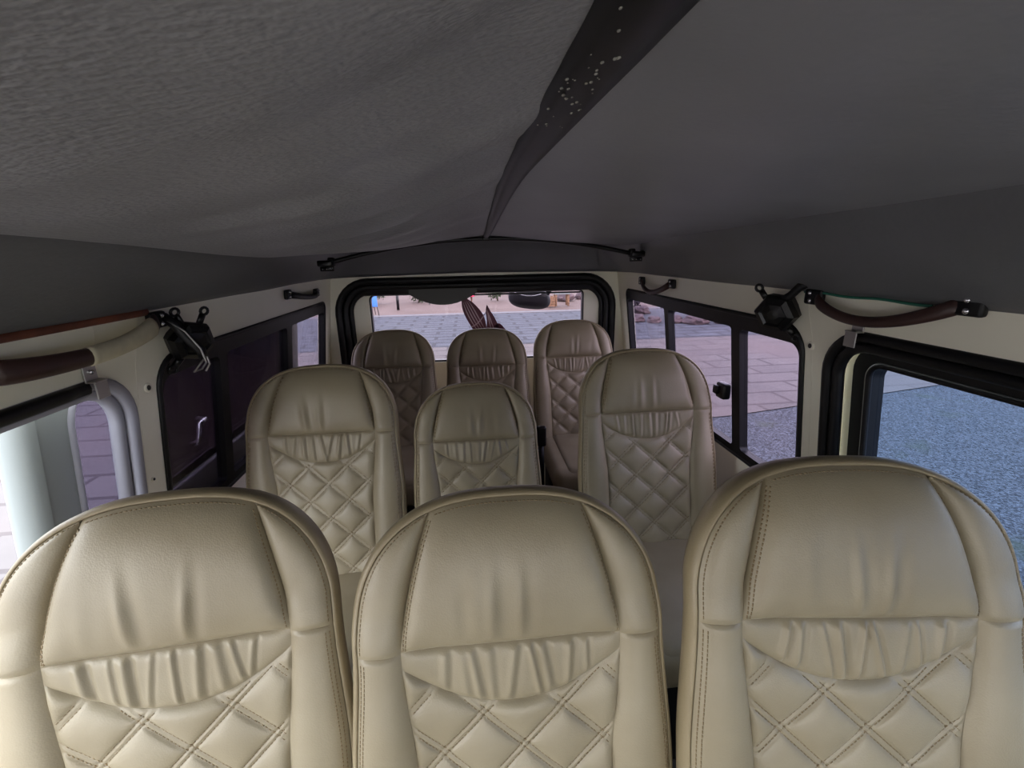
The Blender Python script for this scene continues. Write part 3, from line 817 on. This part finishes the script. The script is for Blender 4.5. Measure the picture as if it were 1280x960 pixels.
# shallow pressed seams on the cream side walls
for f, ya, lab in ((RWf, 1.0, 'right'), (LWf, .995, 'left')):
    pts = [(ya+.03, 1.33), (ya+.024, 1.27), (ya+.008, 1.21), (ya+.004, 1.15), (ya+.002, .8), (ya, .4)]
    mk('pressed_seam', *tube_vf([f(a, b, .0012) for a, b in pts], .0020, 6), M['cream'], bpy.data.objects['wall_'+lab])
pts = [LWf(.905, 1.32, .001), LWf(.905, 1.27, .001), LWf(.90, 1.22, .001)]
mk('panel_joint', *tube_vf(pts, .002, 6), M['cream'], bpy.data.objects['wall_left'])

# seat belt buckle between back-row seats
bk = empty('seat_belt_buckle', (.250, 1.92, 0), 'black seat belt buckle on a stalk in front of the back row gap', 'seat belt buckle')
mk('stalk', *tube_vf([(.250, 1.92, 0), (.250, 1.92, .25), (.250, 1.92, .45), (.250, 1.92, .56)], .014, 8, ry=.008), M['black'], bk)
bm = bmesh.new(); box_bm(bm, (.250, 1.915, .60), (.045, .03, .10), .01, 3); from_bm('buckle_head', bm, M['black_gloss'], bk)

# ---------------------------------------------------------------- outside
GZ = -.65
def ground(name, pts, m, label, z=GZ, cat='ground'):
    o = mk(name, [(x, y, z) for x, y in pts], [list(range(len(pts)))], m, None, False)
    return tag(o, label, cat, kind='structure')
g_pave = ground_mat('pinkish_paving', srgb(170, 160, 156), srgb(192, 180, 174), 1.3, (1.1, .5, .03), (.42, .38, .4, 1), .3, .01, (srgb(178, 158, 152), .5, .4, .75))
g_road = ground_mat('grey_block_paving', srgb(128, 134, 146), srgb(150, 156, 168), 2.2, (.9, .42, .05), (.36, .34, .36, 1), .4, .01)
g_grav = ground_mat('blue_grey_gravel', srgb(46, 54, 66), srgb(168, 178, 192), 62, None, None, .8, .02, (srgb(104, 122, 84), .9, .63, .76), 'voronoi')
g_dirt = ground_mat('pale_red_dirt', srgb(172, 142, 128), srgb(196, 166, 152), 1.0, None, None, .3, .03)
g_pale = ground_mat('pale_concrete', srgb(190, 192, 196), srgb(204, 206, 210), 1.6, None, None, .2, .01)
far = [(-120, -60), (120, -60), (120, 160), (-120, 160)]
ground('ground', far, g_dirt, 'pale reddish dirt around the parking area', GZ-.03)
ground('paving', [(-14, -12), (1.6, -12), (1.6, 5.0), (3.3, 5.15), (7.5, 6.0), (14, 7.6), (14, 11.6), (-14, 10.4)], g_pave, 'pinkish block paving the van stands on', GZ)
ground('gravel_bed', [(1.6, -14), (40, -14), (40, 14), (14, 7.6), (7.5, 6.0), (3.3, 5.15), (1.6, 5.0)], g_grav, 'blue grey gravel bed right of the van', GZ-.01)
ground('roadway', [(-40, 10.0), (-14, 10.4), (14, 10.4), (40, 11), (40, 15.6), (0, 16.2), (-40, 17)], g_road, 'grey block paved road behind the van', GZ+.005)
ground('kerb', [(-40, 17.0), (0, 16.2), (40, 15.6), (40, 15.9), (0, 16.5), (-40, 17.3)], g_pale, 'pale kerb line on the far side of the road', GZ+.02)

leaf_g = mat('green_foliage', srgb(64, 82, 46), .7, col2=srgb(42, 58, 32), vscale=3)
leaf_p = mat('dusty_foliage', srgb(84, 74, 80), .8, col2=srgb(54, 48, 54), vscale=4)
bark = mat('bark', srgb(96, 80, 68), .9, var=.3)
def leaves(bm, c, R, n, size, rnd, squash=.7):
    """loose crown of folded leaf blades around a centre"""
    for i in range(n):
        d = Vector((rnd.gauss(0, 1), rnd.gauss(0, 1), rnd.gauss(0, 1))).normalized(); r = R*(rnd.random()**.45)
        p = Vector(c) + Vector((d.x*r, d.y*r, d.z*r*squash)); t = Vector((rnd.gauss(0, 1), rnd.gauss(0, 1), rnd.gauss(0, 1)+.4)).normalized(); w = t.cross(d if abs(t.dot(d)) < .95 else Vector((1, 0, 0))).normalized()
        s_ = size*rnd.uniform(.6, 1.3); k_ = t.cross(w)*s_*.25
        a = [bm.verts.new(p), bm.verts.new(p+t*s_*.5+w*s_*.35+k_), bm.verts.new(p+t*s_), bm.verts.new(p+t*s_*.5-w*s_*.35+k_)]
        bm.faces.new([a[0], a[1], a[2]]); bm.faces.new([a[0], a[2], a[3]])
def shrub(x, y, h, R, seed, m, label, cat, group, n=500, name='shrub', trunk=.35, size=None):
    rnd = random.Random(seed); root = empty(name, (x, y, GZ-.03), label, cat, group)
    stems = []
    for i in range(3 if trunk < .5 else 1):
        a = rnd.random()*6.28; sp = R*.4 if trunk < .5 else .05
        stems.append(tube_vf([(x, y, GZ-.05), (x+sp*.4*math.cos(a), y+sp*.4*math.sin(a), GZ+h*.35), (x+sp*math.cos(a), y+sp*math.sin(a), GZ+h*.75)], [h*.035, h*.025, h*.008], 7))
    mk('stem' if trunk < .5 else 'trunk', *join(*stems), bark, root)
    bm = bmesh.new()
    for i in range(6):
        a = rnd.random()*6.28; q = R*.5*rnd.random()
        leaves(bm, (x+q*math.cos(a), y+q*math.sin(a), GZ+h*(trunk+(1-trunk)*rnd.uniform(.2, .75))), R*.6, n//6, size or h*.11, rnd)
    from_bm('foliage', bm, m, root, smooth=False, recalc=False)
    return root
shrub(1.35, 21.0, .95, .55, 3, leaf_g, 'small green shrub behind the road, seen beside the outside mirror', 'shrub', None, trunk=.05)
HG = 'hedge bushes behind the road at left'
for i, x in enumerate((-6.0, -4.2, -2.3)):
    shrub(x, 20.9+.2*i, .95, .72, 20+i, leaf_g, ['leftmost low green hedge bush behind the blue sign', 'low green hedge bush between the blue sign and the dark post', 'low green hedge bush just right of the dark post'][i], 'bush', HG, 900, trunk=.05)
TG = 'trees beyond the clearing'
tl = ['big green tree far behind the van, leftmost of the row', 'green tree far behind the left seats', 'green tree far behind the rear window centre', 'green tree far behind the outside mirror', 'green tree far behind the right pillar', 'green tree furthest right of the distant row']
for i, x in enumerate((-22, -12, -3.5, 6, 15, 27)):
    shrub(x, 44+3*math.sin(i*2.1), 6.0+.8*math.sin(i*1.7), 3.2, 60+i, leaf_g, tl[i], 'tree', TG, 2200, 'tree', .5, .45)

stone = mat('reddish_stone', srgb(112, 92, 92), .9, col2=srgb(70, 60, 64), vscale=3, bump=.6, bscale=6, bdist=.05)
def boulder(x, y, r, seed, label, group, sq=.65):
    bm = bmesh.new(); bmesh.ops.create_icosphere(bm, subdivisions=3, radius=1)
    for v in bm.verts:
        d = v.co.normalized(); k_ = 1+.35*noise.noise(d*1.6+Vector((seed*3.1, 0, 0)))+.12*noise.noise(d*4+Vector((0, seed, 0)))
        v.co = Vector((x+d.x*r*k_*1.15, y+d.y*r*k_, GZ+r*sq*.6+d.z*r*k_*sq))
    o = from_bm('boulder', bm, stone, None, smooth=False, origin=(x, y, GZ)); tag(o, label, 'boulder', group)
BG = 'boulders of the rockery beyond the right side window'
spots = [(5.05, 13.2, .22, 'small boulder at the left end of the rockery'), (5.48, 12.9, .19, 'rounded boulder second from the left in the rockery'), (6.02, 12.7, .22, 'boulder in the middle of the rockery under the dusty bush'),
         (6.55, 12.4, .30, 'large flat boulder in the front of the rockery'), (7.35, 12.3, .26, 'pale boulder at the right end of the rockery'), (5.85, 14.9, .26, 'tall boulder at the back of the rockery')]
for i, (x, y, r, lab) in enumerate(spots): boulder(x, y, r, i+2, lab, BG)
DB = 'dusty bushes in the rockery'
for i, (x, y, h, lab) in enumerate([(5.25, 14.2, .95, 'dusty purple bush at the left of the rockery'), (6.35, 13.6, 1.0, 'dusty purple bush over the middle of the rockery'), (7.45, 13.3, .85, 'dusty purple bush at the right of the rockery')]):
    shrub(x, y, h, .46, 90+i, leaf_p, lab, 'bush', DB, 800, trunk=.08)
boulder(4.3, 20.0, .34, 31, 'reddish boulder right of the white topped table', 'stones by the table')
boulder(5.2, 20.6, .26, 33, 'smaller stone at the right end behind the white topped table', 'stones by the table')

# white topped table on wooden legs
tb = empty('table', (3.72, 18.0, GZ), 'white topped wooden table across the road', 'table')
bm = bmesh.new(); box_bm(bm, (3.72, 18.0, GZ+.50), (.62, .5, .07), .01, 2); from_bm('tabletop', bm, M['white_paint'], tb)
wood = mat('weathered_wood', srgb(150, 112, 84), .8, var=.4, vscale=12)
for sx in (-1, 1):
    for sy in (-1, 1):
        bm = bmesh.new(); box_bm(bm, (3.72+sx*.25, 18+sy*.18, GZ+.235), (.07, .07, .47), .008, 1); from_bm('leg', bm, wood, tb)
cr = empty('wooden_crate', (3.32, 17.8, GZ), 'tan wooden crate left of the white topped table', 'crate')
bm = bmesh.new()
for z in (.06, .16, .26, .36): box_bm(bm, (3.22, 17.62, GZ+z), (.34, .02, .08), .004, 1); box_bm(bm, (3.22, 17.98, GZ+z), (.34, .02, .08), .004, 1); box_bm(bm, (3.06, 17.8, GZ+z), (.02, .36, .08), .004, 1); box_bm(bm, (3.38, 17.8, GZ+z), (.02, .36, .08), .004, 1)
for sx in (-1, 1):
    for sy in (-1, 1): box_bm(bm, (3.22+sx*.145, 17.8+sy*.165, GZ+.2), (.03, .03, .4), .004, 1)
from_bm('slats', bm, wood, cr, smooth=False)

# blue board on thin legs, dark post
bb = empty('signboard', (-3.45, 16.8, GZ), 'blue board on thin legs at the left of the rear window', 'sign')
bm = bmesh.new(); box_bm(bm, (-3.45, 16.8, GZ+.52), (.30, .03, .42), .01, 2); from_bm('board', bm, mat('blue_paint', srgb(84, 140, 220), .5), bb)
for sx, sy in ((-1, 0), (1, 0), (0, 1)):
    mk('leg', *tube_vf([(-3.45+sx*.10, 16.8+sy*.05, GZ+.5), (-3.45+sx*.17, 16.8+sy*.25, GZ)], .012, 6), M['black_gloss'], bb)
pb = empty('post', (-2.8, 18.3, GZ), 'short dark post standing right of the blue board', 'post')
mk('shaft', *tube_vf([(-2.8, 18.3, GZ), (-2.8, 18.3, GZ+.72)], .055, 10), M['black'], pb)
bm = bmesh.new(); box_bm(bm, (-2.8, 18.3, GZ+.73), (.13, .13, .04), .01, 2); from_bm('cap', bm, M['black_gloss'], pb)
# pale rail behind the post
rl = empty('railing', (-2.6, 19.9, GZ), 'pale low rail in front of the green hedge', 'railing')
mk('rail', *tube_vf([(-4.3, 19.9, GZ+.62), (-1.6, 19.9, GZ+.62)], .03, 8), M['white_paint'], rl)
for x in (-4.3, -3.0, -1.7): mk('upright', *tube_vf([(x, 19.9, GZ), (x, 19.9, GZ+.62)], .025, 8), M['white_paint'], rl)

# person far behind, in a long pink skirt
def person(x, y, z):
    root = empty('person', (x, y, z), 'person in a long pink skirt and dark shoes standing across the road', 'person')
    def skin(name, pts, edges, m, parent, sub=2):
        me = bpy.data.meshes.new(name); me.from_pydata([p[:3] for p in pts], edges, []); o = bpy.data.objects.new(name, me); COL.objects.link(o)
        mo = o.modifiers.new('s', 'SKIN'); sv = me.skin_vertices[0].data
        for i, p in enumerate(pts): sv[i].radius = (p[3], p[4] if len(p) > 4 else p[3])
        sv[0].use_root = True; o.modifiers.new('d', 'SUBSURF').levels = sub
        dg = bpy.context.evaluated_depsgraph_get(); dg.update(); e = bpy.data.meshes.new_from_object(o.evaluated_get(dg))
        V = [(v.co.x+x, v.co.y+y, v.co.z+z) for v in e.vertices]; F = [list(q.vertices) for q in e.polygons]
        bpy.data.objects.remove(o); return mk(name, V, F, m, parent)
    P = [(0, 0, .92, .13, .10), (0, 0, 1.12, .12, .09), (0, 0, 1.30, .14, .09), (0, 0, 1.40, .05), (0, -.01, 1.48, .06), (0, -.02, 1.56, .085), (0, -.01, 1.64, .06),
         (.18, 0, 1.33, .05), (.22, .02, 1.08, .04), (.20, -.06, .86, .03), (.19, -.08, .78, .028), (-.18, 0, 1.33, .05), (-.22, .02, 1.08, .04), (-.20, -.06, .86, .03), (-.19, -.08, .78, .028),
         (.09, 0, .85, .085), (.10, 0, .47, .06), (.11, .02, .10, .038), (.11, -.10, .03, .035), (-.09, 0, .85, .085), (-.10, 0, .47, .06), (-.11, .02, .10, .038), (-.11, -.10, .03, .035)]
    E_ = [(0, 1), (1, 2), (2, 3), (3, 4), (4, 5), (5, 6), (2, 7), (7, 8), (8, 9), (9, 10), (2, 11), (11, 12), (12, 13), (13, 14), (0, 15), (15, 16), (16, 17), (17, 18), (0, 19), (19, 20), (20, 21), (21, 22)]
    body = skin('body', P, E_, mat('skin', srgb(110, 76, 58), .6), root)
    def loft(name, rings, m):
        V, F = [], []
        for zz_, rx, ry in rings:
            for k_ in range(24):
                a = 2*PI*k_/24; fl = 1+.05*math.sin(a*7)*(1 if rx > .2 else 0); V.append((x+rx*fl*math.cos(a), y+ry*fl*math.sin(a), z+zz_))
        for i in range(len(rings)-1):
            for k_ in range(24): F.append([i*24+k_, i*24+(k_+1) % 24, (i+1)*24+(k_+1) % 24, (i+1)*24+k_])
        return mk(name, V, F, m, root)
    loft('skirt', [(.30, .25, .20), (.55, .23, .18), (.80, .20, .155), (.98, .155, .125), (.985, .14, .11)], mat('pink_cloth', srgb(214, 54, 92), .8))
    loft('shirt', [(.93, .165, .13), (1.1, .15, .12), (1.28, .185, .125), (1.36, .15, .10), (1.41, .07, .07)], mat('white_cloth', srgb(200, 196, 196), .8))
    bm = bmesh.new(); bmesh.ops.create_uvsphere(bm, u_segments=16, v_segments=10, radius=.098)
    for v in bm.verts: v.co = Vector((x+v.co.x*.95, y+.015+v.co.y*1.05, z+1.60+v.co.z*.95))
    from_bm('hair', bm, mat('black_hair', srgb(22, 18, 18), .6), root)
    for sx in (-.11, .11):
        bm = bmesh.new(); box_bm(bm, (x+sx, y-.05, z+.035), (.09, .25, .07), .03, 3); from_bm('shoe', bm, M['black'], root)
person(.03, 20.3, GZ-.03)

# ---------------------------------------------------------------- light
w = bpy.data.worlds.new('sky'); S.world = w; w.use_nodes = True; t = w.node_tree; t.nodes.clear()
ow = t.nodes.new('ShaderNodeOutputWorld'); bg = t.nodes.new('ShaderNodeBackground'); t.links.new(bg.outputs[0], ow.inputs[0])
tc = t.nodes.new('ShaderNodeTexCoord'); sx = t.nodes.new('ShaderNodeSeparateXYZ'); rp = t.nodes.new('ShaderNodeValToRGB')
t.links.new(tc.outputs['Generated'], sx.inputs[0]); t.links.new(sx.outputs['Z'], rp.inputs[0]); t.links.new(rp.outputs[0], bg.inputs[0])
rp.color_ramp.elements[0].color = (.95, .96, 1, 1); rp.color_ramp.elements[1].color = (.78, .87, 1, 1); rp.color_ramp.elements[1].position = .7
bg.inputs[1].default_value = 1.0
sd = bpy.data.lights.new('sun', 'SUN'); sd.energy = .25; sd.angle = math.radians(20); sd.color = (1, .95, .88)
so = bpy.data.objects.new('sun', sd); COL.objects.link(so); so.rotation_euler = (math.radians(38), 0, math.radians(-35))

vs = S.view_settings
S.display_settings.display_device = 'sRGB'
vs.view_transform = 'Standard'; vs.look = 'None'; vs.gamma = 1; vs.use_curve_mapping = False
vs.exposure = 2.92
S.cycles.max_bounces = 12; S.cycles.transparent_max_bounces = 16; S.cycles.diffuse_bounces = 8
S.cycles.sample_clamp_indirect = 8
